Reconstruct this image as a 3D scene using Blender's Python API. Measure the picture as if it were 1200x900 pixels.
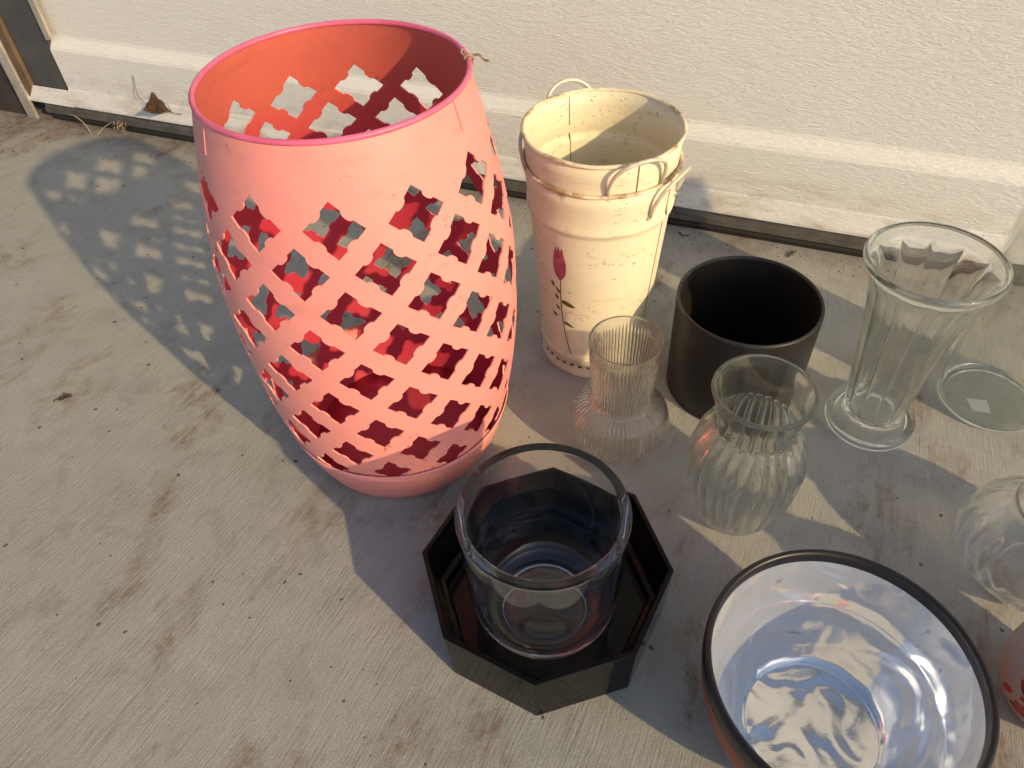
import bpy, bmesh, math, random
from mathutils import Vector, Matrix, noise as mnoise
random.seed(7)
R_ = math.radians
S = 0.75                      # metres per survey unit (camera height 1 unit = 0.75 m)
scene = bpy.context.scene
for o in list(bpy.data.objects): bpy.data.objects.remove(o)

# ------------------------------------------------------------------ camera, sky, sun, exposure
F = 1.0024*900; PITCH = 0.796; ROLL = -0.0556
cd = bpy.data.cameras.new('camera'); cam = bpy.data.objects.new('camera', cd); scene.collection.objects.link(cam)
fw = Vector((0, math.cos(PITCH), -math.sin(PITCH))); rt = Vector((1, 0, 0)); up = rt.cross(fw)
r2 = math.cos(ROLL)*rt + math.sin(ROLL)*up; u2 = -math.sin(ROLL)*rt + math.cos(ROLL)*up
cam.matrix_world = Matrix(((r2.x, u2.x, -fw.x, 0), (r2.y, u2.y, -fw.y, 0), (r2.z, u2.z, -fw.z, S), (0, 0, 0, 1)))
cd.sensor_width = 36; cd.lens = 36*F/1200; cd.clip_start = 0.02; cd.clip_end = 500
scene.camera = cam

SUN_AZ, SUN_EL = 132, 25.5    # direction the light travels (degrees from +X), height of the sun
trav = Vector((math.cos(R_(SUN_AZ))*math.cos(R_(SUN_EL)), math.sin(R_(SUN_AZ))*math.cos(R_(SUN_EL)), -math.sin(R_(SUN_EL))))
world = bpy.data.worlds.new('World'); scene.world = world; world.use_nodes = True
wn = world.node_tree; bg = wn.nodes['Background']; bg.inputs['Strength'].default_value = 0.15
sky = wn.nodes.new('ShaderNodeTexSky'); sky.sky_type = 'NISHITA'; sky.sun_disc = False
sky.sun_elevation = R_(SUN_EL); sky.sun_rotation = math.atan2(-trav.x, -trav.y)
sky.air_density = 1.0; sky.dust_density = 1.5; sky.ozone_density = 2.0
wn.links.new(sky.outputs[0], bg.inputs['Color'])
sl = bpy.data.lights.new('sun', 'SUN'); sl.energy = 3.6; sl.angle = R_(0.9); sl.color = (1.0, 0.745, 0.40)
sun = bpy.data.objects.new('sun', sl); scene.collection.objects.link(sun)
sun.rotation_euler = trav.to_track_quat('-Z', 'Y').to_euler(); sun.location = -trav*6
vs = scene.view_settings; vs.view_transform = 'Standard'; vs.look = 'None'; vs.exposure = 0.14; vs.gamma = 1.0; vs.use_curve_mapping = False
cy = scene.cycles
cy.use_denoising = True; cy.max_bounces = 20; cy.transmission_bounces = 16; cy.transparent_max_bounces = 24; cy.glossy_bounces = 8; cy.diffuse_bounces = 5
cy.sample_clamp_indirect = 8.0; cy.blur_glossy = 0.2; cy.use_adaptive_sampling = True; cy.adaptive_threshold = 0.014

# ------------------------------------------------------------------ helpers
C = scene.collection
def tag(o, label, cat, group=None):
    o['label'] = label; o['category'] = cat
    if group: o['group'] = group
    return o
def struct(o): o['kind'] = 'structure'; return o
def empty(name, loc, rz=0):
    o = bpy.data.objects.new(name, None); C.objects.link(o); o.location = Vector(loc)*S; o.rotation_euler = (0, 0, rz); o.empty_display_size = .02
    return o
def link(name, me, mat, parent=None, loc=None, rz=0, smooth=True):
    o = bpy.data.objects.new(name, me); C.objects.link(o)
    if mat and not me.materials: me.materials.append(mat)
    if parent: o.parent = parent
    if loc is not None: o.location = Vector(loc)*S
    if rz: o.rotation_euler = (0, 0, rz)
    if smooth:
        for p in me.polygons: p.use_smooth = True
    return o
def mesh(name, verts, faces):
    """verts in survey units"""
    me = bpy.data.meshes.new(name); me.from_pydata([tuple(c*S for c in v) for v in verts], [], faces); me.update()
    return me
def fix(me):
    bm = bmesh.new(); bm.from_mesh(me); bmesh.ops.remove_doubles(bm, verts=bm.verts, dist=1e-5); bmesh.ops.recalc_face_normals(bm, faces=bm.faces); bm.to_mesh(me); bm.free(); return me
def spline(pts, n=8):
    """Catmull-Rom through points; a point repeated keeps a corner"""
    out = []
    P = [Vector(p) for p in pts]
    for i in range(len(P)-1):
        p0 = P[max(i-1, 0)]; p1 = P[i]; p2 = P[i+1]; p3 = P[min(i+2, len(P)-1)]
        if (p1-p2).length < 1e-9: continue
        for k in range(n):
            t = k/n
            out.append(0.5*((2*p1)+(p2-p0)*t+(2*p0-5*p1+4*p2-p3)*t*t+(3*p1-p0-3*p2+p3)*t**3))
    out.append(P[-1])
    return out
def lathe(name, prof, segs=96, mod=None):
    """prof: list of (r, z); r == 0 collapses to a pole; mod(theta, r, z, i) -> (r, z)"""
    V = []; Fc = []; ring = []
    for i, p in enumerate(prof):
        r, z = p[0], p[1]
        if r <= 1e-7:
            ring.append([len(V)]); V.append((0, 0, z))
        else:
            ids = []
            for k in range(segs):
                th = 2*math.pi*k/segs; rr, zz = mod(th, r, z, i) if mod else (r, z)
                ids.append(len(V)); V.append((rr*math.cos(th), rr*math.sin(th), zz))
            ring.append(ids)
    for a, b in zip(ring, ring[1:]):
        for k in range(segs):
            k2 = (k+1) % segs
            if len(a) == 1 and len(b) == 1: break
            if len(a) == 1: Fc.append((a[0], b[k2], b[k]))
            elif len(b) == 1: Fc.append((a[k], a[k2], b[0]))
            else: Fc.append((a[k], a[k2], b[k2], b[k]))
    me = mesh(name, V, Fc)
    bm = bmesh.new(); bm.from_mesh(me); bmesh.ops.recalc_face_normals(bm, faces=bm.faces); bm.to_mesh(me); bm.free()
    return me
def tube(name, pts, rad, n=10, closed=False, taper=None):
    P = [Vector(p) for p in pts]; V = []; Fc = []; m = len(P); prev = None
    for i, p in enumerate(P):
        if closed: d = P[(i+1) % m]-P[i-1]
        else: d = P[min(i+1, m-1)]-P[max(i-1, 0)]
        d.normalize()
        a = prev if prev is not None else (Vector((0, 0, 1)) if abs(d.z) < .9 else Vector((1, 0, 0)))
        a = (a-d*a.dot(d)).normalized(); prev = a; b = d.cross(a)
        r = rad*(taper(i/(m-1)) if taper else 1)
        for k in range(n):
            t = 2*math.pi*k/n; V.append(p+(a*math.cos(t)+b*math.sin(t))*r)
    for i in range(m if closed else m-1):
        j = (i+1) % m
        for k in range(n): Fc.append((i*n+k, i*n+(k+1) % n, j*n+(k+1) % n, j*n+k))
    if not closed: Fc += [tuple(range(n))[::-1], tuple((m-1)*n+k for k in range(n))]
    return mesh(name, V, Fc)
def box(name, x0, x1, y0, y1, z0, z1, bev=0):
    V = [(x, y, z) for x in (x0, x1) for y in (y0, y1) for z in (z0, z1)]
    Fc = [(0, 1, 3, 2), (4, 6, 7, 5), (0, 4, 5, 1), (2, 3, 7, 6), (0, 2, 6, 4), (1, 5, 7, 3)]
    me = mesh(name, V, Fc)
    if bev:
        bm = bmesh.new(); bm.from_mesh(me); bmesh.ops.bevel(bm, geom=bm.edges[:], offset=bev*S, segments=2, affect='EDGES'); bm.to_mesh(me); bm.free()
    return me

# ------------------------------------------------------------------ materials
class NT:
    def __init__(s, name):
        s.m = bpy.data.materials.new(name); s.m.use_nodes = True; s.t = s.m.node_tree; s.n = s.t.nodes
        s.b = s.n['Principled BSDF']; s.out = s.n['Material Output']
    def new(s, typ, **kw):
        n = s.n.new(typ)
        for k, v in kw.items():
            if k.startswith('i_'): n.inputs[k[2:]].default_value = v
            else: setattr(n, k, v)
        return n
    def link(s, a, b): s.t.links.new(a, b)
    def coord(s, scale=(1, 1, 1), rot=(0, 0, 0)):
        tc = s.new('ShaderNodeTexCoord'); mp = s.new('ShaderNodeMapping'); mp.inputs['Scale'].default_value = scale; mp.inputs['Rotation'].default_value = rot
        s.link(tc.outputs['Object'], mp.inputs[0]); return mp.outputs[0]
    def noise(s, co, scale, detail=4, rough=.55, dist=0):
        n = s.new('ShaderNodeTexNoise'); n.inputs['Scale'].default_value = scale; n.inputs['Detail'].default_value = detail; n.inputs['Roughness'].default_value = rough; n.inputs['Distortion'].default_value = dist
        s.link(co, n.inputs['Vector']); return n.outputs['Fac']
    def ramp(s, x, *stops):
        n = s.new('ShaderNodeValToRGB'); e = n.color_ramp.elements
        while len(e) < len(stops): e.new(.5)
        for el, (p, c) in zip(e, stops):
            el.position = p; el.color = (c, c, c, 1) if isinstance(c, (int, float)) else tuple(c)+(1,)
        s.link(x, n.inputs[0]); return n.outputs[0]
    def mix(s, f, a, b):
        n = s.new('ShaderNodeMix', data_type='RGBA')
        for sock, v in ((n.inputs[0], f), (n.inputs[6], a), (n.inputs[7], b)):
            if isinstance(v, (int, float)): sock.default_value = v
            elif isinstance(v, tuple): sock.default_value = v if len(v) == 4 else v+(1,)
            else: s.link(v, sock)
        return n.outputs[2]
    def math(s, op, a, b=None):
        n = s.new('ShaderNodeMath', operation=op)
        for i, v in ((0, a), (1, b)):
            if v is None: continue
            if isinstance(v, (int, float)): n.inputs[i].default_value = v
            else: s.link(v, n.inputs[i])
        return n.outputs[0]
    def sep(s, co):
        n = s.new('ShaderNodeSeparateXYZ'); s.link(co, n.inputs[0]); return n.outputs
    def bump(s, h, strength, dist, normal=None):
        n = s.new('ShaderNodeBump'); n.inputs['Strength'].default_value = strength; n.inputs['Distance'].default_value = dist
        s.link(h, n.inputs['Height'])
        if normal: s.link(normal, n.inputs['Normal'])
        s.link(n.outputs[0], s.b.inputs['Normal']); return n.outputs[0]
    def set(s, **kw):
        for k, v in kw.items():
            i = s.b.inputs[k.replace('_', ' ')]
            if isinstance(v, bpy.types.NodeSocket): s.link(v, i)
            elif isinstance(v, tuple) and len(v) == 3: i.default_value = v+(1,)
            else: i.default_value = v
        return s
def simple(name, col, rough, metal=0, var=.12, vscale=25, bump=0, bscale=200):
    t = NT(name); co = t.coord(); n = t.noise(co, vscale, 6, .65)
    d = tuple(c*(1-var) for c in col); l = tuple(min(1, c*(1+var)) for c in col)
    t.set(Base_Color=t.ramp(n, (.3, d), (.7, l)), Roughness=rough, Metallic=metal)
    if bump: t.bump(t.noise(co, bscale, 4), .5, bump)
    return t.m

DPSI = -0.4002
def concrete():
    t = NT('brushed_concrete')
    co = t.coord(); rot = t.coord(rot=(0, 0, -DPSI))
    # broom strokes sweep in a gentle arc: p runs across the strokes, q along them (metres)
    v = t.sep(t.coord(scale=(1/S, 1/S, 1)))
    p = t.math('MULTIPLY', t.math('SUBTRACT', t.math('ADD', t.math('MULTIPLY', v[0], 2.0), t.math('MULTIPLY', t.math('MULTIPLY', v[0], v[0]), .28)), v[1]), S/2.24)
    q = t.math('MULTIPLY', t.math('ADD', v[0], t.math('MULTIPLY', v[1], 2.0)), S/2.24)
    p = t.math('ADD', p, t.math('MULTIPLY', t.noise(co, 7, 2), .012))
    def brush(k):
        c = t.new('ShaderNodeCombineXYZ'); t.link(p, c.inputs[0]); t.link(t.math('MULTIPLY', q, k), c.inputs[1]); return c.outputs[0]
    br, st = brush(.05), brush(.5)
    broom = t.noise(br, 420, 3, .65); broom2 = t.noise(br, 150, 3, .6)
    fine = t.noise(co, 460, 5, .75); big = t.noise(co, 2.4, 5, .6); mid = t.noise(co, 16, 6, .7, .5); patch = t.noise(co, 5.5, 4, .6)
    base = t.ramp(big, (.30, (.310, .308, .272)), (.70, (.365, .363, .325)))
    base = t.mix(t.ramp(mid, (.40, .0), (.72, .6)), base, (.43, .42, .39))
    base = t.mix(t.ramp(mid, (.28, .5), (.45, 0)), base, (.24, .23, .205))
    base = t.mix(t.ramp(fine, (.36, .4), (.55, 0)), base, (.19, .18, .155))
    lines = t.math('MULTIPLY', t.ramp(broom, (.36, 1), (.50, 0)), t.ramp(patch, (.42, .04), (.72, .45)))
    base = t.mix(lines, base, (.17, .155, .13))
    base = t.mix(t.math('MULTIPLY', t.ramp(broom2, (.34, .5), (.48, 0)), t.ramp(patch, (.45, 0), (.65, .5))), base, (.20, .185, .155))
    # brown dirt ground into the strokes
    s1 = t.noise(st, 7.5, 7, .68, .25); s2 = t.noise(brush(.12), 130, 5, .75); s3 = t.noise(co, 55, 6, .75)
    dirt = t.math('MULTIPLY', t.ramp(s1, (.535, 0), (.62, 1)), t.math('MULTIPLY', t.ramp(s2, (.34, .15), (.58, 1)), t.ramp(s3, (.36, .2), (.60, .95))))
    base = t.mix(dirt, base, t.ramp(t.noise(co, 9, 3), (.4, (.20, .125, .075)), (.6, (.155, .10, .055))))
    # dirt gathered near the foot of the door
    vr = t.sep(rot); nd = t.math('ADD', vr[1], t.math('MULTIPLY', t.noise(co, 9, 5), .22))
    mr = t.new('ShaderNodeMapRange'); mr.inputs['From Min'].default_value = 1.11; mr.inputs['From Max'].default_value = 1.28; t.link(nd, mr.inputs['Value'])
    base = t.mix(t.math('MULTIPLY', mr.outputs[0], t.ramp(t.noise(co, 40, 5, .7), (.35, .15), (.65, .75))), base, (.11, .070, .042))
    # soil heaped round the post at the end of the door
    mx = t.new('ShaderNodeMapRange'); mx.inputs['From Min'].default_value = -.86; mx.inputs['From Max'].default_value = -1.12; t.link(t.math('ADD', vr[0], t.math('MULTIPLY', mid, .25)), mx.inputs['Value'])
    my = t.new('ShaderNodeMapRange'); my.inputs['From Min'].default_value = 1.02; my.inputs['From Max'].default_value = 1.16; t.link(vr[1], my.inputs['Value'])
    base = t.mix(t.math('MULTIPLY', t.math('MULTIPLY', mx.outputs[0], my.outputs[0]), t.ramp(s3, (.35, .1), (.6, .85))), base, (.10, .058, .032))
    # pits and specks, uneven in outline
    wc = t.new('ShaderNodeVectorMath', operation='ADD'); nz = t.new('ShaderNodeTexNoise'); nz.inputs['Scale'].default_value = 160; t.link(co, nz.inputs['Vector'])
    sv = t.new('ShaderNodeVectorMath', operation='SCALE'); sv.inputs['Scale'].default_value = .006; t.link(nz.outputs['Color'], sv.inputs[0]); t.link(co, wc.inputs[0]); t.link(sv.outputs[0], wc.inputs[1])
    vo = t.new('ShaderNodeTexVoronoi'); vo.inputs['Scale'].default_value = 62; vo.inputs['Randomness'].default_value = 1; t.link(wc.outputs[0], vo.inputs['Vector'])
    sc_ = t.sep(vo.outputs['Color'])
    rad = t.math('MULTIPLY', t.math('POWER', t.math('MAXIMUM', t.math('SUBTRACT', sc_[0], .5), 0), 2), .80)
    pit = t.math('LESS_THAN', t.math('ADD', vo.outputs['Distance'], t.math('MULTIPLY', fine, .05)), t.math('ADD', rad, .016))
    pit = t.math('MULTIPLY', pit, t.ramp(sc_[1], (.22, 0), (.28, 1)))
    base = t.mix(t.math('MULTIPLY', pit, .8), base, (.06, .052, .042))
    t.set(Base_Color=base, Roughness=.9, Specular_IOR_Level=.25)
    h = t.math('ADD', t.math('MULTIPLY', broom, .75), t.math('ADD', t.math('MULTIPLY', fine, .6), t.math('ADD', t.math('MULTIPLY', mid, .9), t.math('MULTIPLY', pit, -1.2))))
    t.bump(h, .6, .0020)
    return t.m
def door_white():
    t = NT('embossed_white_paint'); co = t.coord()
    g = t.coord(scale=(.22, 1, 1)); e1 = t.noise(g, 430, 3, .6, 1.2); e2 = t.noise(g, 210, 2, .5, .8)
    vgr = t.coord(scale=(1, 1, .03)); e3 = t.noise(vgr, 42, 2, .5)
    dirt = t.noise(co, 5, 6, .7); sp = t.noise(co, 95, 3, .6)
    z = t.sep(co)[2]
    mr = t.new('ShaderNodeMapRange'); mr.inputs['From Min'].default_value = .14; mr.inputs['From Max'].default_value = .03; t.link(z, mr.inputs['Value'])
    low = t.math('MULTIPLY', mr.outputs[0], t.ramp(t.noise(t.coord(scale=(.5, 1, 1.6)), 22, 6, .72), (.46, 0), (.70, .8)))
    base = t.mix(t.ramp(dirt, (.35, .0), (.75, .30)), (.74, .725, .69), (.64, .615, .57))
    base = t.mix(t.ramp(sp, (.715, 0), (.75, .7)), base, (.20, .15, .10))
    base = t.mix(low, base, (.30, .20, .11))
    t.set(Base_Color=base, Roughness=.45, Specular_IOR_Level=.4)
    h = t.math('ADD', t.math('ADD', e1, t.math('MULTIPLY', e2, .5)), t.math('MULTIPLY', t.ramp(e3, (.60, 0), (.68, -1.2)), .5))
    t.bump(h, .85, .0019)
    return t.m
def pink(name, col, dark, low=None):
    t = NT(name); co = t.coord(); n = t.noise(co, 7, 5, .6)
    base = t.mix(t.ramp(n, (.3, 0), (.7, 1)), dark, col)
    if low:   # coral on the upper inside, blending to a deeper magenta red lower down
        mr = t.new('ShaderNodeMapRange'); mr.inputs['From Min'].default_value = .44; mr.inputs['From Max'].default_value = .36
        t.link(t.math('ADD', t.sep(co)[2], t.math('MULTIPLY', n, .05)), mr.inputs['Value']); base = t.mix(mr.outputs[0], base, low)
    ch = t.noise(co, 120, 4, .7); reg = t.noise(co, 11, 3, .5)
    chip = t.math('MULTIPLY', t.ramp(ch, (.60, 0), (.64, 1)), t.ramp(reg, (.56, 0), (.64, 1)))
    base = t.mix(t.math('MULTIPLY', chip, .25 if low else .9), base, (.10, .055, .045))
    sc = t.noise(t.coord(scale=(1, 1, 3)), 16, 5, .7); base = t.mix(t.ramp(sc, (.55, 0), (.78, .5)), base, tuple(c*.62 for c in col))
    t.set(Base_Color=base, Roughness=.42, Specular_IOR_Level=.42)
    t.bump(t.math('ADD', t.noise(co, 14, 3), t.math('MULTIPLY', t.noise(co, 300, 3), .04)), .25, .004)
    return t.m
def tin(name, zs_rust, top):
    """distressed cream paint on tin; rust gathers at the rims (heights in metres)"""
    t = NT(name); co = t.coord(); z = t.sep(co)[2]
    n = t.noise(co, 9, 5, .6); base = t.ramp(n, (.3, (.70, .63, .44)), (.7, (.76, .70, .51)))
    strk = t.noise(t.coord(scale=(1, 1, 5)), 18, 6, .75, .6)
    base = t.mix(t.ramp(strk, (.56, 0), (.74, .55)), base, (.36, .25, .20))
    fine = t.noise(t.coord(scale=(1, 1, 2.2)), 130, 4, .75); reg = t.noise(co, 17, 4, .6)
    base = t.mix(t.math('MULTIPLY', t.ramp(fine, (.60, 0), (.66, .9)), t.ramp(reg, (.47, 0), (.6, 1))), base, (.12, .075, .05))
    acc = None
    for zc, w, a in zs_rust:
        d = t.math('ABSOLUTE', t.math('SUBTRACT', z, zc)); m = t.new('ShaderNodeMapRange'); m.inputs['From Min'].default_value = w; m.inputs['From Max'].default_value = 0; t.link(d, m.inputs['Value'])
        k = t.math('MULTIPLY', m.outputs[0], a); acc = k if acc is None else t.math('MAXIMUM', acc, k)
    rn = t.noise(co, 28, 6, .7, .5); rr = t.ramp(t.math('ADD', t.math('MULTIPLY', acc, .32), t.math('MULTIPLY', rn, .9)), (.66, 0), (.80, .8))
    rc = t.ramp(t.noise(co, 90, 4), (.35, (.13, .045, .012)), (.65, (.42, .19, .045)))
    base = t.mix(rr, base, rc)
    t.set(Base_Color=base, Roughness=.5, Specular_IOR_Level=.4)
    t.bump(t.math('ADD', t.noise(co, 22, 3), t.math('MULTIPLY', t.noise(co, 240, 3), .08)), .3, .0025)
    return t.m
def glass(name, tint=(1, 1, 1), through=.30, rough=0.0, ior=1.47, film=.0, bump=None):
    """clear glass; part of the light passes straight through, as it does in thin walls; film = dry dust haze"""
    t = NT(name); t.n.remove(t.b); t.b = None
    g = t.new('ShaderNodeBsdfGlass'); g.inputs['Color'].default_value = tint+(1,); g.inputs['Roughness'].default_value = rough; g.inputs['IOR'].default_value = ior
    tr = t.new('ShaderNodeBsdfTransparent'); tr.inputs['Color'].default_value = tuple(.4+.6*c for c in tint)+(1,)
    mx = t.new('ShaderNodeMixShader'); mx.inputs[0].default_value = through
    t.link(g.outputs[0], mx.inputs[1]); t.link(tr.outputs[0], mx.inputs[2]); res = mx.outputs[0]
    if film:
        df = t.new('ShaderNodeBsdfDiffuse'); df.inputs['Color'].default_value = (.6, .56, .5, 1)
        m2 = t.new('ShaderNodeMixShader'); co = t.coord()
        t.link(t.ramp(t.noise(co, 26, 5, .65), (.35, film*.4), (.75, film*1.6)), m2.inputs[0])
        t.link(res, m2.inputs[1]); t.link(df.outputs[0], m2.inputs[2]); res = m2.outputs[0]
    if bump:
        bn = t.new('ShaderNodeBump'); bn.inputs['Strength'].default_value = bump[1]; bn.inputs['Distance'].default_value = bump[2]
        t.link(t.noise(t.coord(), bump[0], 2), bn.inputs['Height']); t.link(bn.outputs[0], g.inputs['Normal'])
    t.link(res, t.out.inputs['Surface'])
    return t.m

M = {}
M['concrete'] = concrete(); M['door'] = door_white()
M['alu'] = simple('weathered_aluminium', (.20, .19, .175), .5, .7, .3, 30, .0006, 160)
M['rubber'] = simple('black_rubber', (.012, .011, .010), .75, 0, .4, 40, .001, 120)
M['steel'] = simple('dull_grey_steel', (.085, .082, .085), .55, .3, .25, 12, .0006, 90)
M['track'] = simple('galvanised_track', (.38, .35, .30), .6, .25, .3, 20, .0008, 120)
M['wood'] = simple('weathered_wood', (.12, .078, .045), .8, 0, .35, 18, .001, 130)
M['shadow_wall'] = simple('shadow_dark_wall', (.035, .03, .028), .85, 0, .3, 20, .001, 60)  # near-black colour stands in for the shadow beyond the post; header shares it
M['pink'] = pink('coral_pink_paint', (.84, .305, .265), (.79, .275, .25))
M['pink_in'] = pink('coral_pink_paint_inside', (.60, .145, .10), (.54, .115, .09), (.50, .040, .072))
M['pink_rim'] = simple('hot_pink_rim_paint', (.72, .13, .24), .4, 0, .2, 30)
M['twine'] = simple('jute_twine', (.30, .22, .13), .9, 0, .35, 300)
M['tin_hi'] = tin('cream_tin_upper', [(.3964*S, .008, .7), (.345*S, .012, .4)], 0)
M['tin_lo'] = tin('cream_tin_lower', [(.3964*S, .022, .95), (.003, .012, .8)], 0)
M['tin_seam'] = simple('rusty_seam', (.30, .22, .13), .6, .1, .4, 120)
M['wire'] = simple('painted_wire', (.62, .56, .45), .45, .2, .25, 60)
M['grommet'] = simple('dark_hole', (.03, .022, .018), .7)
M['blackpot'] = simple('matt_black_ceramic', (.010, .009, .008), .45, 0, .25, 30, .0003, 300)
M['blackglass'] = simple('black_glass', (.004, .004, .0045), .10, 0, .2, 20)
M['blackglass'].node_tree.nodes['Principled BSDF'].inputs['Specular IOR Level'].default_value = .13
M['leaf'] = simple('dry_leaf', (.085, .045, .020), .85, 0, .35, 60, .001, 100)
M['grit'] = simple('dark_grit', (.05, .036, .026), .9, 0, .4, 60)
M['straw'] = simple('dry_straw', (.42, .33, .21), .8, 0, .25, 60)
M['tulip'] = simple('tulip_red_paint', (.34, .065, .105), .5, 0, .45, 110)
M['green'] = simple('olive_leaf_paint', (.10, .085, .012), .5, 0, .3, 80)
M['sticker'] = simple('white_paper_sticker', (.75, .75, .74), .7, 0, .05, 40)
M['red'] = simple('red_plastic', (.45, .03, .02), .45)

# ------------------------------------------------------------------ ground and door
gm = mesh('ground', [(-30, -12, 0), (30, -12, 0), (30, 30, 0), (-30, 30, 0)], [(0, 1, 2, 3)])
struct(link('ground', gm, M['concrete'], smooth=False))

DY = 1.6176
door = empty('garage_door', (0, DY, 0), DPSI)
tag(door, 'white embossed steel garage door with dark rubber bottom seal closed onto the concrete', 'garage door')
def extrude(name, prof, s0, s1, n=1):
    """profile (forward, z) swept along the door; forward is towards the camera (-y)"""
    V = []; Fc = []; m = len(prof)
    for i in range(n+1):
        s = s0+(s1-s0)*i/n
        for q, z in prof: V.append((s, -q, z))
    for i in range(n):
        for k in range(m):
            k2 = (k+1) % m; Fc.append((i*m+k, (i+1)*m+k, (i+1)*m+k2, i*m+k2))
    Fc += [tuple(range(m))[::-1], tuple(n*m+k for k in range(m))]
    return fix(mesh(name, V, Fc))
D0, D1 = -1.27, 2.0
link('door_panel', extrude('door_panel', [(.014, .0545), (.017, .056), (.017, .062), (.008, .100), (.006, .104), (.006, .208), (.003, .216), (-.012, .236), (-.014, .243), (-.014, .70), (-.05, .70), (-.05, .0545)], D0, D1), M['door'], door, smooth=False)
for k in range(3):
    z0 = .705+k*.66
    link('door_panel', extrude('door_panel', [(-.012, z0), (.004, z0+.015), (.004, z0+.08), (-.014, z0+.11), (-.014, z0+.655), (-.05, z0+.655), (-.05, z0)], D0, D1), M['door'], door, smooth=False)
link('bottom_strip', extrude('bottom_strip', [(.012, .0530), (.018, .0545), (.017, .062), (.009, .0985), (.0085, .0985), (.0085, .0535)], D0-.16, D0+.001), M['door'], door, smooth=False)
link('bottom_retainer', extrude('bottom_retainer', [(.008, .020), (.012, .022), (.013, .034), (.007, .036), (.006, .0525), (-.04, .0525), (-.04, .020)], D0-.12, D1), M['alu'], door, smooth=False)
link('rubber_seal', extrude('rubber_seal', [(.006, .0005), (.010, .004), (.011, .012), (.005, .0195), (-.03, .0195), (-.03, .0005)], D0-.10, D1, 1), M['rubber'], door, smooth=False)

jamb = empty('door_jamb', (0, DY, 0), DPSI)
tag(jamb, 'door jamb with dark steel angle, brown wood strip and pale metal track', 'door jamb')
def slab(name, poly, y0, y1, mat):
    """poly in (s, z), extruded from y0 to y1 in door space"""
    m = len(poly); V = [(s, y0, z) for s, z in poly]+[(s, y1, z) for s, z in poly]
    Fc = [tuple(range(m)), tuple(range(2*m-1, m-1, -1))]+[(k, k+m, (k+1) % m+m, (k+1) % m) for k in range(m)]
    return link(name, fix(mesh(name, V, Fc)), mat, jamb, smooth=False)
slab('steel_angle', [(-1.400, .090), (-1.285, .090), (-1.283, .108), (-1.250, .345), (-1.245, 2.6), (-1.40, 2.6)], -.004, .004, M['steel'])
slab('door_stop', [(-1.262, .236), (-1.243, .240), (-1.225, 2.6), (-1.250, 2.6)], -.012, -.004, M['track'])
slab('wood_strip', [(-1.424, .06), (-1.398, .098), (-1.402, 2.6), (-1.435, 2.6)], -.016, .02, M['wood'])
slab('metal_track', [(-1.462, -.0), (-1.430, -.0), (-1.424, 2.6), (-1.466, 2.6)], -.022, -.012, M['track'])
wl = link('garage_wall', box('garage_wall', -3.2, -1.468, -.01, .25, 0, 2.9), M['shadow_wall'], loc=(0, DY, 0), rz=DPSI, smooth=False)
tag(wl, 'wall beyond the pale metal door track, coloured near-black as recess shadow', 'wall')
hd = link('door_header', box('door_header', -1.468, 3.2, -.01, .25, 2.6, 2.9), M['shadow_wall'], loc=(0, DY, 0), rz=DPSI, smooth=False)
tag(hd, 'dark header beam across the top of the white garage door', 'beam')

# ------------------------------------------------------------------ pink lattice planter
PZ = [0, .02, .05, .12, .2, .3, .4, .5, .57, .6228]
PR = [.1460, .154, .1645, .1825, .1945, .2015, .2000, .1860, .1715, .1585]
prof_p = spline([(r, z) for r, z in zip(PR, PZ)], 10)
def pr(z):
    z = max(0, min(.6228, z))
    for a, b in zip(prof_p, prof_p[1:]):
        if a[1] <= z <= b[1]: return a[0]+(b[0]-a[0])*(z-a[1])/max(1e-9, b[1]-a[1])
    return PR[-1]
DT, DZ, Z0, TH0 = 15.0, .0527, .529, -88.7
V = []; Fc = []
def pv(th, z, key={}):
    k = (round(th % 360, 3) % 360, round(z, 5))
    if k not in key:
        r = pr(z); a = R_(th); key[k] = len(V); V.append((r*math.cos(a), r*math.sin(a), z))
    return key[k]
TS = [0, .08, .16, .24, .325, .37, .43, .50, .57, .63, .675, .76, .84, .92]
DEP = {.37: .085, .43: .125, .50: .135, .57: .125, .63: .085}
for row in range(9):
    zc = Z0-DZ*row; off = TH0+(0 if row % 2 == 0 else DT)
    for k in range(12):
        tc = off+30*k; loops = [[], [], []]
        cor = [(0, 1), (1, 0), (0, -1), (-1, 0)]
        for e in range(4):
            a, b = cor[e], cor[(e+1) % 4]; nx, ny = (a[0]+b[0])/2, (a[1]+b[1])/2; hs = .70
            for t in TS:
                ox, oy = a[0]+(b[0]-a[0])*t, a[1]+(b[1]-a[1])*t; dp = DEP.get(t, 0)*.85
                hx, hy = ox*(.745-.0145*row)-nx*dp, oy*hs*.91-ny*dp
                loops[0].append((ox, oy)); loops[2].append((hx, hy)); loops[1].append(((ox+hx)/2, (oy+hy)/2))
        ids = [[pv(tc+x*DT, zc+y*DZ) for x, y in lp] for lp in loops]
        n = len(ids[0])
        for a, b in zip(ids, ids[1:]):
            for i in range(n): Fc.append((a[i], a[(i+1) % n], b[(i+1) % n], b[i]))
def zig(row, sgn):
    """triangles closing the zigzag edge of a row, sgn +1 above, -1 below"""
    zc = Z0-DZ*row; off = TH0+(0 if row % 2 == 0 else DT); ts = TS+[1.0]
    for k in range(12):
        te = off+30*k+DT
        prev = [pv(te, zc)]
        for t in ts[1:]:
            nn = max(1, len(prev)); cur = [pv(te-DT*t+2*DT*t*j/nn, zc+sgn*DZ*t) for j in range(nn+1)]
            for j in range(nn):
                Fc.append((cur[j], cur[j+1], prev[j] if j < len(prev) else prev[-1]))
                if j+1 < len(prev): Fc.append((cur[j+1], prev[j+1], prev[j]))
            prev = cur
    return 14
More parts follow.
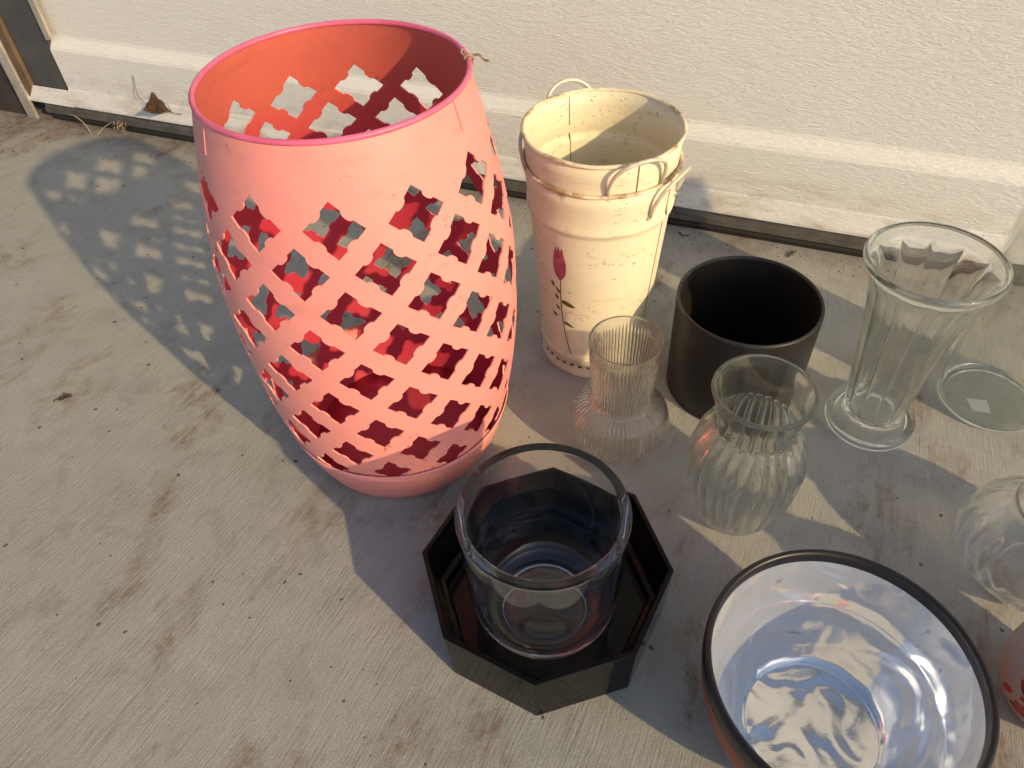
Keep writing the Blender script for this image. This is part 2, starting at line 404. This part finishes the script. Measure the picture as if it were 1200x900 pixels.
n14 = zig(0, 1); zig(8, -1)
def band(za, zb, nz, off):
    zs_ = [za+(zb-za)*i/nz for i in range(nz+1)]; m = 12*14
    for i in range(nz):
        for k in range(m):
            t0, t1 = off+30*k/14, off+30*(k+1)/14
            Fc.append((pv(t0, zs_[i]), pv(t1, zs_[i]), pv(t1, zs_[i+1]), pv(t0, zs_[i+1])))
band(Z0+DZ, .6215, 5, TH0); band(.0103, Z0-9*DZ, 5, TH0)
PX, PY = -.1871, .8850
planter = empty('lattice_planter', (PX, PY, 0))
tag(planter, 'tall coral pink barrel-shaped metal planter with cut-out lattice pattern', 'planter')
me = fix(mesh('lattice_shell', V, Fc))
# slight dents of sheet metal
for v in me.vertices:
    d = mnoise.noise(Vector(v.co)*8)*.0016*S; r = Vector((v.co.x, v.co.y, 0)).normalized(); v.co += r*d
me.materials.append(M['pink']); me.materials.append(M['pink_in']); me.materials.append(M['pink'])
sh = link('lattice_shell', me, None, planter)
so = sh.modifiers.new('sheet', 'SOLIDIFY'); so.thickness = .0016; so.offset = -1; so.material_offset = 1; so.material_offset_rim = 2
es = sh.modifiers.new('crisp', 'EDGE_SPLIT'); es.split_angle = R_(40)
link('rim', tube('rim', [((pr(.622)-.0005)*math.cos(t*math.pi/60), (pr(.622)-.0005)*math.sin(t*math.pi/60), .6222) for t in range(120)], .0034, 10, True), M['pink_rim'], planter)
# base band: lapped over the lattice, its upper edge runs a little uneven
bp = [(pr(0)+.0005, .0), (pr(.01)+.002, .008), (pr(.03)+.0028, .03), (pr(.06)+.003, .06), (pr(.08)+.003, .08), (pr(.098)+.0032, .098), (pr(.098)+.0018, .0985)]
def bmod(th, r, z, i):
    w = .004*math.sin(th-.6)+.0025*math.sin(3*th+1)
    zz = z+w*(z/.1); return r-(0 if i < 6 else 0)+(pr(zz)-pr(z)), zz
link('base_band', lathe('base_band', [(pr(0)-.003, .0005)]+bp, 144, bmod), M['pink'], planter)
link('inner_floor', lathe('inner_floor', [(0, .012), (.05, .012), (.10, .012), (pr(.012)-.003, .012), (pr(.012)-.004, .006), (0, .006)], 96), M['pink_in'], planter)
for deg in (-143, -28, 62):
    zz = [.10+.52*i/30 for i in range(31)]
    V2 = []; 
    for z in zz:
        for dd in (-.45, .45):
            a = R_(deg+dd); r = pr(z)+.0012; V2.append((r*math.cos(a), r*math.sin(a), z))
        for dd in (.55, -.55):
            a = R_(deg+dd); r = pr(z)-.0002; V2.append((r*math.cos(a), r*math.sin(a), z))
    F2 = []
    # the welded seam only shows on the solid band above the lattice
    i0 = next(i for i, z in enumerate(zz) if z > .585)
    for i in range(i0, 30):
        for k in range(4): F2.append((i*4+k, i*4+(k+1) % 4, (i+1)*4+(k+1) % 4, (i+1)*4+k))
    link('seam', fix(mesh('seam', V2, F2)), M['pink'], planter)
# twine knotted on the rim
tw = empty('twine_tie', (PX, PY, 0)); tag(tw, 'short frayed brown twine tied round the rim of the pink planter', 'twine')
ta = R_(8)
def rimp(dr, dz, da): return ((pr(.62)+dr)*math.cos(ta+da), (pr(.62)+dr)*math.sin(ta+da), .6222+dz)
link('loop', tube('loop', [rimp(.0055*math.cos(t*math.pi/8), .0055*math.sin(t*math.pi/8), .004*t/8-.01) for t in range(34)], .0016, 6), M['twine'], tw)
link('tail', tube('tail', spline([rimp(.005, .004, 0), rimp(.012, .006, -.03), rimp(.017, .002, -.06), rimp(.022, .003, -.10)], 5), .0015, 6), M['twine'], tw)
link('tail', tube('tail', spline([rimp(-.004, .004, 0), rimp(-.008, .007, .03), rimp(-.004, .009, .08)], 5), .0013, 6), M['twine'], tw)

# ------------------------------------------------------------------ nested cream buckets
BX, BY = .1574, 1.0746
def bucket(name, zoff, hang, label, mat, scale_r=1.0):
    o = empty(name, (BX, BY, zoff), 0); tag(o, label, 'bucket', 'nested cream tin buckets')
    def R(z): return (.0905+(.1185-.0905)*z/.3964)*scale_r
    P = [(R(0)+.0035, 0.0006), (R(0)+.004, .003), (R(.012)+.002, .012), (R(.04), .036), (R(.04)+.0035, .042), (R(.04)+.0035, .047), (R(.05), .053)]
    P += [(R(.06+.25*i/9), .06+.25*i/9) for i in range(10)]
    P += [(R(.316)+.0005, .316), (R(.32)+.0042, .321), (R(.325)+.0045, .327), (R(.33)+.002, .333), (R(.35)+.002, .35), (R(.37)+.002, .37), (R(.39)+.002, .3925)]
    w = link('wall', lathe('wall', P, 128), mat, o); m = w.modifiers.new('sheet', 'SOLIDIFY'); m.thickness = .0012; m.offset = -1
    link('rim', tube('rim', [((R(.3964)+.0022)*math.cos(t*math.pi/64), (R(.3964)+.0022)*math.sin(t*math.pi/64), .3942+.0006*math.sin(t*.4)) for t in range(128)], .0030, 10, True), mat, o)
    link('bottom', lathe('bottom', [(0, .02), (.04, .02), (R(.02)-.002, .02), (R(.02)-.002, .0185), (0, .0185)], 64), mat, o)
    for side in (0, 180):
        a = R_(hang+side+(2 if side else 0)); zz = [.06+.33*i/22 for i in range(23)]; V2 = []
        for z in zz:
            bul = .0022 if z > .333 else (.0045 if z > .318 else 0)
            for dd, dr in ((-.007, -.0024), (.007, -.0024), (.007, .0009), (-.007, .0009)):
                V2.append(((R(z)+dr+bul)*math.cos(a+dd), (R(z)+dr+bul)*math.sin(a+dd), z))
        F2 = [(i*4+k, i*4+(k+1) % 4, (i+1)*4+(k+1) % 4, (i+1)*4+k) for i in range(22) for k in range(4)]
        link('seam', fix(mesh('seam', V2, F2)), M['tin_seam'], o)
    for hh in (0, 180):
        c = R_(hang+hh); half = .36
        hp = []
        for t in [i/28 for i in range(29)]:
            s = math.cos(math.pi*(1-t)); w_ = half*(1.0 if abs(s) > 1 else s)*1.0
            lift = math.sin(math.pi*t)**.7
            hp.append(((R(.34)+.004+.020*lift)*math.cos(c+w_), (R(.34)+.004+.020*lift)*math.sin(c+w_), .345+.062*lift))
        h = link('handle', tube('handle', hp, .0031, 8), M['wire'], o)
        for e in (-1, 1):
            a2 = c+e*half; p0 = Vector(((R(.34)+.001)*math.cos(a2), (R(.34)+.001)*math.sin(a2), .343))
            rv = lathe('rivet', [(0, .005), (.003, .0045), (.0048, .0025), (.005, 0), (0, 0)], 14)
            ro = link('rivet', rv, M['wire'], h); ro.location = p0*S; ro.rotation_euler = (0, math.pi/2, a2); ro.rotation_euler = Vector((math.cos(a2), math.sin(a2), 0)).to_track_quat('Z', 'Y').to_euler()
    return o, R
lo, RB = bucket('flower_bucket', 0, -38, 'cream tin bucket painted with a red tulip, standing on the concrete', M['tin_lo'])
hi, _ = bucket('flower_bucket', .0483, -72, 'empty cream tin bucket nested inside the tulip bucket', M['tin_hi'])
# painted tulip: thin paint films that follow the wall
def decal(name, poly, mat, parent, deg0, z0, R, dr=.0006):
    """poly in (arc length, z) relative to (deg0, z0)"""
    V2 = []; cen = [sum(p[0] for p in poly)/len(poly), sum(p[1] for p in poly)/len(poly)]
    def P(x, z):
        z += z0; r = R(z)+dr; a = R_(deg0)+x/R(z); return (r*math.cos(a), r*math.sin(a), z)
    V2.append(P(*cen)); m = len(poly)
    for k in (.5, 1):
        for p in poly: V2.append(P(cen[0]+(p[0]-cen[0])*k, cen[1]+(p[1]-cen[1])*k))
    F2 = [(0, 1+i, 1+(i+1) % m) for i in range(m)]+[(1+i, 1+m+i, 1+m+(i+1) % m, 1+(i+1) % m) for i in range(m)]
    return link(name, fix(mesh(name, V2, F2)), mat, parent)
TD = -131
pet = spline([(0, -.032), (-.010, -.018), (-.0125, .004), (-.009, .026), (-.0065, .036), (-.0035, .027), (-.001, .040), (.002, .028), (.006, .037), (.0085, .024), (.0125, .004), (.010, -.018), (0, -.032)], 3)[:-1]
decal('painted_tulip', pet, M['tulip'], lo, TD, .250, RB)
stem = [(.0012, -.032), (.0005, -.10), (.006, -.16), (.014, -.205), (.0155, -.204), (.0075, -.16), (.002, -.10), (.0026, -.032)]
V2 = []; 
sp1 = spline([(.001, -.030), (.000, -.09), (.006, -.15), (.017, -.205)], 8)
for x, z in [(p[0], p[1]) for p in sp1]:
    for dx in (-.0009, .0009):
        zz = z+.250; r = RB(zz)+.0006; a = R_(TD)+(x+dx)/RB(zz); V2.append((r*math.cos(a), r*math.sin(a), zz))
link('painted_stem', fix(mesh('painted_stem', V2, [(2*i, 2*i+1, 2*i+3, 2*i+2) for i in range(len(sp1)-1)])), M['green'], lo)
def leafpoly(x, z, l, w, ang):
    pts = []
    for i in range(14):
        t = 2*math.pi*i/14; u, v = l*.5*(1-math.cos(t)), w*math.sin(t)*(.6+.4*math.cos(t*.5)**2)
        pts.append((x+u*math.cos(ang)-v*math.sin(ang), z+u*math.sin(ang)+v*math.cos(ang)))
    return pts
for x, z, l, w, a in ((.001, -.075, .026, .0062, -.25), (.004, -.122, .020, .004, -.35), (-.001, -.060, .014, .0035, 2.2), (-.006, -.075, .012, .004, 2.0), (-.004, -.098, .012, .0035, 2.1), (-.010, -.115, .011, .004, 2.6), (-.014, -.05, .012, .0035, 2.0)):
    decal('painted_leaf', leafpoly(x, z, l, w, a), M['green'], lo, TD, .250, RB)
for k in range(22):
    d = TD-30+k*9.5
    decal('painted_dot', leafpoly(0, 0, .009, .0035, .2*math.sin(k*2)), M['green'], lo, d, .026, lambda z: RB(z)+.0012)

# ------------------------------------------------------------------ black cylinder pot
bpz, bpr, bpb = .1934, .1165, .1139
pot = empty('black_pot', (.3918, .9541, 0)); tag(pot, 'matt black cylindrical flower pot, empty, beside the cream buckets', 'pot')
def pr2(z): return bpb+(bpr-bpb)*z/bpz
pw = [(pr2(0)-.003, 0.0003), (pr2(0), .003)]+[(pr2(z), z) for z in (.03, .07, .11, .15, .188)]+[(pr2(bpz)-.0004, .1918), (pr2(bpz)-.002, bpz), (pr2(bpz)-.0042, bpz), (pr2(bpz)-.0058, .1918), (pr2(.188)-.0062, .188)]+[(pr2(z)-.0064, z) for z in (.15, .11, .07, .03, .014)]
link('wall', lathe('wall', pw, 128), M['blackpot'], pot)
link('bottom', lathe('bottom', [(0, .012), (.05, .012), (pr2(.012)-.0062, .0125), (pr2(.012)-.0062, .006), (0, .006)], 64), M['blackpot'], pot)

# ------------------------------------------------------------------ clear glass vases
M['g_clear'] = glass('clear_glass', (.990, .990, .982), .12, film=.004)
M['g_ribbed'] = glass('ribbed_clear_glass', (.990, .990, .982), .12, film=.022)
M['g_green'] = glass('faint_green_glass', (.972, .985, .976), .12, film=.002)
M['g_thick'] = glass('thick_clear_glass', (.982, .986, .988), .04)
M['g_cyl'] = glass('dusty_clear_glass', (.975, .985, .972), .06, film=.005)
def solid(outer, inner, n=5):
    return [(p[0], p[1]) for p in spline(outer, n)]+[(p[0], p[1]) for p in spline(inner, n)]
# ribbed bulb vase
t_ = .0035
out = [(0, .004), (.030, .004), (.036, .0008), (.042, .0005), (.054, .006), (.069, .022), (.0785, .046), (.0790, .066), (.0725, .086), (.0610, .099), (.0510, .1055), (.0478, .111), (.0476, .120), (.0492, .15), (.0518, .19), (.0545, .226), (.0548, .2295)]
inn = [(.0535, .2305), (.0522, .2290), (.0515, .226), (.0486, .19), (.0458, .15), (.0442, .120), (.0445, .110), (.049, .1025), (.058, .0955), (.0685, .084), (.075, .066), (.0745, .047), (.065, .025), (.050, .012), (.03, .0085), (0, .0085)]
def ribm(nr, amp, zlo, zhi, soft, nout):
    def f(th, r, z, i):
        w = max(0, min(1, (z-zlo)/soft))*max(0, min(1, (zhi-z)/soft))
        if i > nout: w *= .25
        return r+amp*w*math.cos(nr*th), z
    return f
P = solid(out, inn); no = (len(out)-1)*5
rv = link('ribbed_vase', lathe('ribbed_vase', P, 480, ribm(60, .0009, .014, .212, .012, no)), M['g_ribbed'], loc=(.1713, .8319, 0))
tag(rv, 'small ribbed clear glass bulb vase with straight neck before the cream buckets', 'vase')
# fluted ginger-jar vase
out = [(0, .005), (.030, .005), (.038, .0008), (.045, .0006), (.055, .012), (.0655, .035), (.0755, .075), (.0805, .110), (.0795, .140), (.0735, .168), (.0635, .190), (.0565, .203), (.0550, .213), (.0570, .226), (.0612, .244), (.0655, .258), (.0682, .2655)]
inn = [(.0668, .2690), (.0630, .2690), (.0608, .2650), (.0570, .245), (.0528, .226), (.0508, .213), (.0520, .203), (.0590, .188), (.069, .166), (.075, .140), (.076, .110), (.071, .075), (.061, .037), (.05, .018), (.03, .012), (0, .012)]
P = solid(out, inn); no = (len(out)-1)*5
def urnm(th, r, z, i):
    w = max(0, min(1, (z-.018)/.03))*max(0, min(1, (.208-z)/.03)); c = abs(math.cos(13*th))
    if i > no: w *= .35
    return r-.0068*w*(1-c)**1.5+.0014*w, z
ur = link('fluted_urn_vase', lathe('fluted_urn_vase', P, 416, urnm), M['g_green'], loc=(.3275, .6801, 0))
tag(ur, 'round-bellied fluted clear glass vase with wide flared neck', 'vase')
# tall panelled trumpet vase
out = [(0, .006), (.045, .006), (.058, .001), (.066, .0008), (.0700, .005), (.0710, .014), (.0695, .023), (.0640, .0285), (.0540, .0300), (.0485, .0330), (.0478, .045), (.0538, .12), (.0615, .20), (.0715, .27), (.0795, .300), (.088, .318), (.0945, .3265), (.0955, .331)]
inn = [(.0945, .3355), (.0915, .3372), (.0878, .335), (.0858, .328), (.083, .318), (.0755, .300), (.0675, .27), (.0570, .20), (.0492, .12), (.0448, .075), (.0428, .050), (.040, .041), (.034, .0365), (.02, .034), (0, .0335)]
P = solid(out, inn); no = (len(out)-1)*5
def tallm(th, r, z, i):
    w = max(0, min(1, (z-.04)/.015))*max(0, min(1, (.322-z)/.02)); ph = (th*12/(2*math.pi)) % 1; c = abs(2*ph-1)
    if i <= no: return r-.0036*w*(1-c**3)+.001*w, z
    return r-.0012*w*(1-c**2), z
tv = link('panelled_vase', lathe('panelled_vase', P, 360, tallm), M['g_green'], loc=(.5973, .8441, 0), rz=.1)
tag(tv, 'tall clear glass trumpet vase with panelled sides and thick round foot', 'vase')
# thick cylinder vase standing in the octagonal bowl
zb = .0185
out = [(0, zb+.003), (.05, zb+.003), (.058, zb), (.066, zb), (.082, zb+.008), (.094, zb+.026), (.0995, zb+.055), (.1015, .12), (.1035, .19), (.1052, .234), (.1055, .2365)]
inn = [(.1050, .2388), (.1040, .2396), (.0950, .2396), (.0938, .2388), (.0932, .2365), (.0925, .19), (.0912, .12), (.089, .07), (.082, .048), (.068, .038), (.04, .035), (0, .035)]
cv = link('cylinder_vase', lathe('cylinder_vase', solid(out, inn), 160), M['g_thick'], loc=(.0283, .5312, 0))
tag(cv, 'thick clear glass cylinder vase standing inside the black octagonal bowl', 'vase')
# wide cylinder, only its near side shows
big = empty('wide_glass_cylinder', (.8158, .8771, 0)); tag(big, 'wide dusty clear glass cylinder vase with white sticker under its base', 'vase')
out = [(0, .003), (.06, .003), (.069, .0006), (.076, .001), (.0805, .007), (.0812, .016), (.0822, .10), (.0835, .22), (.0855, .42)]
inn = [(.0848, .4225), (.0834, .4225), (.0826, .42), (.0805, .22), (.0792, .10), (.0778, .022), (.070, .014), (.05, .012), (0, .012)]
link('body', lathe('body', solid(out, inn), 128), M['g_cyl'], big)
st = mesh('sticker', [(-.040, -.028, .0022), (-.012, -.036, .0022), (-.004, -.006, .0022), (-.036, .002, .0022), (-.040, -.028, .0017), (-.012, -.036, .0017), (-.004, -.006, .0017), (-.036, .002, .0017)], [(0, 1, 2, 3), (7, 6, 5, 4), (0, 4, 5, 1), (1, 5, 6, 2), (2, 6, 7, 3), (3, 7, 4, 0)])
link('sticker', st, M['sticker'], big, smooth=False)
# squat ribbed rose bowl at the edge
k_ = 1.1
out = [(0, .005), (.03, .005), (.040, .0008), (.050, .001), (.064, .009), (.079, .022), (.093, .050), (.0905, .080), (.072, .104), (.056, .117), (.0525, .124), (.056, .131)]
inn = [(.0545, .1335), (.0525, .1325), (.0490, .124), (.0525, .1145), (.069, .1005), (.0865, .078), (.089, .050), (.0755, .0265), (.058, .0155), (.03, .0125), (0, .0125)]
P = [(r_*k_, z_*k_) for r_, z_ in solid(out, inn)]; no = (len(out)-1)*5
def swirl(th, r, z, i):
    w = max(0, min(1, (z-.015)/.02))*max(0, min(1, (.125-z)/.02))*(1 if i <= no else .3); return r+.0016*w*math.cos(24*(th+z*2.5)), z
sg = link('rose_bowl', lathe('rose_bowl', P, 384, swirl), M['g_clear'], loc=(.710, .550, 0))
tag(sg, 'squat round clear glass rose bowl with slanting ribs near the silver-lined bowl', 'vase')

# ------------------------------------------------------------------ black octagonal bowl
OX, OY, OA = .0318, .5447, -0.1469
def octo(name, loops, cap=True):
    V2 = []; F2 = []
    for r, z in loops:
        for k in range(8):
            a = OA+math.pi/4*k; V2.append((r*math.cos(a), r*math.sin(a), z))
    for i in range(len(loops)-1):
        for k in range(8):
            k2 = (k+1) % 8; F2.append((i*8+k, i*8+k2, (i+1)*8+k2, (i+1)*8+k))
    F2.append(tuple(range(8))[::-1]); F2.append(tuple((len(loops)-1)*8+k for k in range(8)))
    me = mesh(name, V2, F2)
    bm = bmesh.new(); bm.from_mesh(me); bmesh.ops.recalc_face_normals(bm, faces=bm.faces)
    ed = [e for e in bm.edges if len(e.link_faces) == 2 and e.calc_face_angle() > .25]
    bmesh.ops.bevel(bm, geom=ed, offset=.0010, segments=3, profile=.5, affect='EDGES', clamp_overlap=True)
    bm.to_mesh(me); bm.free(); return me
ob = link('octagonal_bowl', octo('octagonal_bowl', [(.1630, 0.0004), (.1675, .105), (.1605, .105), (.1500, .036), (.1415, .033), (.1385, .0185)]), M['blackglass'], loc=(OX, OY, 0), smooth=False)
tag(ob, 'glossy black octagonal glass bowl holding the thick clear cylinder vase', 'bowl')

# ------------------------------------------------------------------ silver-lined bowl
def silver():
    t = NT('crinkled_silver_lining'); co = t.coord()
    n1 = t.noise(co, 16, 1.6, .42, .8); n2 = t.noise(co, 40, 4, .6, 1.0); n3 = t.noise(co, 5, 4, .6)
    base = t.ramp(n3, (.3, (.88, .87, .84)), (.7, (.96, .955, .93)))
    base = t.mix(t.ramp(n2, (.66, 0), (.74, .6)), base, (.35, .34, .34))
    t.set(Base_Color=base, Metallic=.80, Roughness=t.ramp(n2, (.3, .09), (.8, .2)))
    t.bump(t.math('ADD', n1, t.math('MULTIPLY', n2, .03)), .40, .020)
    return t.m
M['silver'] = silver()
M['redbody'] = simple('red_brown_lacquer', (.24, .034, .014), .4, 0, .35, 12)
M['blackrim'] = simple('black_lacquer', (.006, .004, .0045), .4, 0, .2, 20)
sb = empty('silver_lined_bowl', (.3419, .3464, 0)); tag(sb, 'deep bowl with crinkled silver lining, black rim and red-brown outside', 'bowl')
bo = spline([(0, .004), (.05, .004), (.060, .001), (.070, .002), (.095, .02), (.125, .06), (.1425, .11), (.1478, .15), (.1480, .172)], 6)
link('outer_body', lathe('outer_body', [(p[0], p[1]) for p in bo], 128), M['redbody'], sb)
bi = spline([(.1420, .1735), (.1418, .165), (.1392, .135), (.1345, .110), (.1285, .096), (.1255, .0905), (.117, .068), (.1035, .043), (.0905, .027), (.0835, .0215), (.079, .0195), (.0775, .0175), (.06, .0165), (.03, .016), (0, .016)], 5)
link('silver_lining', lathe('silver_lining', [(p[0], p[1]) for p in bi], 160), M['silver'], sb)
link('rim', lathe('rim', [(.1478, .150), (.1492, .156), (.1496, .166), (.1499, .174), (.1494, .1795), (.1478, .1820), (.1440, .1822), (.1418, .1800), (.1412, .176), (.1414, .165)], 128), M['blackrim'], sb)

# ------------------------------------------------------------------ frosted vase at the edge
def frosted():
    t = NT('frosted_painted_glass'); co = t.coord(); z = t.sep(co)[2]
    mr = t.new('ShaderNodeMapRange'); mr.inputs['From Min'].default_value = .02; mr.inputs['From Max'].default_value = .12; t.link(z, mr.inputs['Value'])
    base = t.ramp(t.math('ADD', mr.outputs[0], t.math('MULTIPLY', t.math('SUBTRACT', t.noise(co, 12, 4), .5), .5)), (.0, (.46, .31, .29)), (.3, (.47, .38, .37)), (.6, (.46, .46, .47)))
    t.set(Base_Color=base, Roughness=.55, Transmission_Weight=.25, IOR=1.3)
    return t.m
M['frost'] = frosted()
M['petal_red'] = simple('painted_red_petal', (.42, .012, .012), .5, 0, .3, 120)
M['petal_dark'] = simple('painted_dark_leaf', (.035, .03, .018), .5, 0, .3, 120)
fv = empty('frosted_vase', (.6515, .3649, 0)); tag(fv, 'frosted pinkish glass vase painted with red flowers beside the silver-lined bowl', 'vase')
fo = spline([(r_*.85, z_*.85) for r_, z_ in [(0, .002), (.04, .001), (.055, .004), (.072, .025), (.086, .060), (.0895, .095), (.085, .130), (.070, .165), (.050, .19), (.036, .205), (.033, .22), (.037, .235), (.038, .2365), (.0365, .238), (.034, .236), (.031, .22)]], 6)
link('body', lathe('body', [(p[0], p[1]) for p in fo], 112), M['frost'], fv)
def fr(z):
    for a, b in zip(fo, fo[1:]):
        if a[1] <= z <= b[1] and b[1] > a[1] and a[0] > .03: return a[0]+(b[0]-a[0])*(z-a[1])/(b[1]-a[1])
    return .09
for i in range(11):
    a = i*.571; dg = 188+(i % 4)*9+random.uniform(-3, 3); z0 = .045+(i//4)*.018+random.uniform(-.004, .004)
    decal('painted_petal', leafpoly(0, 0, .022, .006, a*1.7), M['petal_red'] if i % 3 else M['petal_dark'], fv, dg, z0, fr, .0006)

# ------------------------------------------------------------------ leaves, twigs, grit
def dead_leaf(loc, rz, size, label, curl=.5, tilt=0):
    n, m = 12, 5; V2 = []
    for i in range(n+1):
        u = i/n; w = math.sin(math.pi*u**.8)*.30*(1+.28*math.sin(u*17+loc[0]*9))
        for j in range(-m, m+1):
            v = j/m; x = (u-.5)*size; y = v*w*size
            zz = size*(.04+curl*.22*v*v*w/.3+.06*math.sin(u*7+v*3)+.05*mnoise.noise(Vector((u*4, v*3, loc[0]*7))))
            V2.append((x, y, zz))
    k = 2*m+1
    F2 = [(i*k+j, i*k+j+1, (i+1)*k+j+1, (i+1)*k+j) for i in range(n) for j in range(2*m)]
    zmin = min(v[2] for v in V2); V2 = [(v[0], v[1], v[2]-zmin+.0006) for v in V2]
    o = empty('dead_leaf', loc, rz); o.rotation_euler = (tilt, 0, rz); tag(o, label, 'leaf')
    b = link('blade', mesh('blade', V2, F2), M['leaf'], o); mm = b.modifiers.new('thick', 'SOLIDIFY'); mm.thickness = .0004
    z1 = V2[m][2]; link('stalk', tube('stalk', spline([(-.48*size, 0, z1+.001), (-.66*size, .05*size, .12*size), (-.9*size, .02*size, .05*size)], 4), .0008, 6), M['leaf'], o)
    return o
def gp(px, py, z=0):
    """photo pixel to the point where its ray meets height z"""
    d = fw+r2*((px-600)/F)-u2*((py-450)/F); t = (z-1)/d.z; return (t*d.x, t*d.y, z)
dead_leaf(gp(77, 467), .4, .024, 'small curled brown leaf lying alone on open concrete')
nrm = Vector((math.sin(DPSI), -math.cos(DPSI), 0)); axd = Vector((math.cos(DPSI), math.sin(DPSI), 0))
def dp(s, z, f): v = Vector((0, DY, 0))+axd*s+nrm*f; return (v.x, v.y, z)
dead_leaf(dp(-.965, .083, .0125), DPSI+math.pi, .085, 'crumpled brown leaf caught on the ledge of the garage door', 1.4, -.5)
def strand(name, pts, rad, mat, label, cat):
    return tag(link(name, tube(name, spline(pts, 6), rad, 5), mat), label, cat)
strand('dry_stalk', [dp(-.99, .095, .016), dp(-1.01, .12, .020), dp(-1.015, .15, .012), dp(-1.012, .172, .010)], .0008, M['leaf'], 'thin dry stalk standing above the crumpled leaf on the door', 'stalk')
strand('dry_straw', [dp(-1.30, .030, .018), dp(-1.27, .034, .026), dp(-1.235, .020, .034), dp(-1.205, .003, .05)], .0012, M['straw'], 'bent pale straw hanging at the left end of the door seal', 'straw')
strand('dry_straw', [dp(-1.185, .002, .05), dp(-1.17, .016, .03), dp(-1.145, .03, .022)], .0009, M['straw'], 'short pale straw leaning on the door retainer', 'straw')
strand('dry_twig', [gp(922, 301), gp(926, 299, .004), gp(933, 294, .003)], .0018, M['leaf'], 'short dark twig on concrete behind the black pot', 'twig')
strand('dry_twig', [gp(1003, 424, .001), gp(1008, 428, .003), gp(1013, 431, .001)], .0010, M['leaf'], 'tiny twig on concrete between black pot and trumpet vase', 'twig')
strand('dry_twig', [gp(796, 272, .002), gp(801, 276, .004), gp(808, 275, .002)], .0014, M['leaf'], 'hooked twig on concrete at the door seal near the buckets', 'twig')
# web of dust and fluff at the end of the seal
V2 = []; F2 = []
c0 = Vector(dp(-1.12, .022, .025))
for i in range(90):
    d = Vector((random.gauss(0, 1), random.gauss(0, .7), random.gauss(0, .7)))*.011; e = Vector((random.gauss(0, 1), random.gauss(0, 1), random.gauss(0, 1))).normalized()*.006; s_ = e.cross(Vector((.3, .5, .8))).normalized()*.0006
    p = c0+d; p.z = max(.002, p.z); b = len(V2); V2 += [p-e, p+e, p+e*.6+s_*2, p-e*.6+s_*2]; F2.append((b, b+1, b+2, b+3))
tag(link('cobweb_tuft', mesh('cobweb_tuft', V2, F2), M['straw'], smooth=False), 'pale tuft of cobweb and seeds under the door ledge', 'cobweb')
# loose grit and crumbs, scattered thickest along the door and at the post
V2 = []; F2 = []
def crumb(x, y, r):
    b = len(V2); a0 = random.random()*6
    for k in range(5):
        a = a0+k*1.2566; rr = r*random.uniform(.7, 1.3); V2.append((x+rr*math.cos(a), y+rr*math.sin(a), .0001))
    V2.append((x+r*.2, y, r*random.uniform(.6, 1.2)))
    for k in range(5): F2.append((b+k, b+(k+1) % 5, b+5))
for i in range(300):
    s = random.uniform(-1.6, 1.3); f = abs(random.gauss(0, .06))+.016; v = dp(s, 0, f); crumb(v[0], v[1], random.uniform(.0005, .0022))
for i in range(90):
    v = dp(random.gauss(-1.5, .14), 0, abs(random.gauss(0, .15))+.02); crumb(v[0], v[1], random.uniform(.0006, .003))
for i in range(110):
    x, y = random.uniform(-1.3, 1.0), random.uniform(.15, 1.7)
    if y > 1.6-.42*x-.03: continue
    crumb(x, y, random.uniform(.0005, .0017))
gr = link('loose_grit', mesh('loose_grit', V2, F2), M['grit'], smooth=False); gr['kind'] = 'stuff'; gr['label'] = 'dark grit and crumbs of soil scattered on the concrete'; gr['category'] = 'grit'
# red object just showing beyond the post
rc = link('red_tub', lathe('red_tub', [(0, .002), (.045, .0006), (.050, .004), (.056, .05), (.058, .052), (.0575, .055), (.054, .055), (.048, .006), (0, .005)], 48), M['red'], loc=(gp(2, 128)[0]-.052, gp(2, 128)[1]+.01, 0))
tag(rc, 'small red plastic tub just showing beyond the metal track', 'tub')
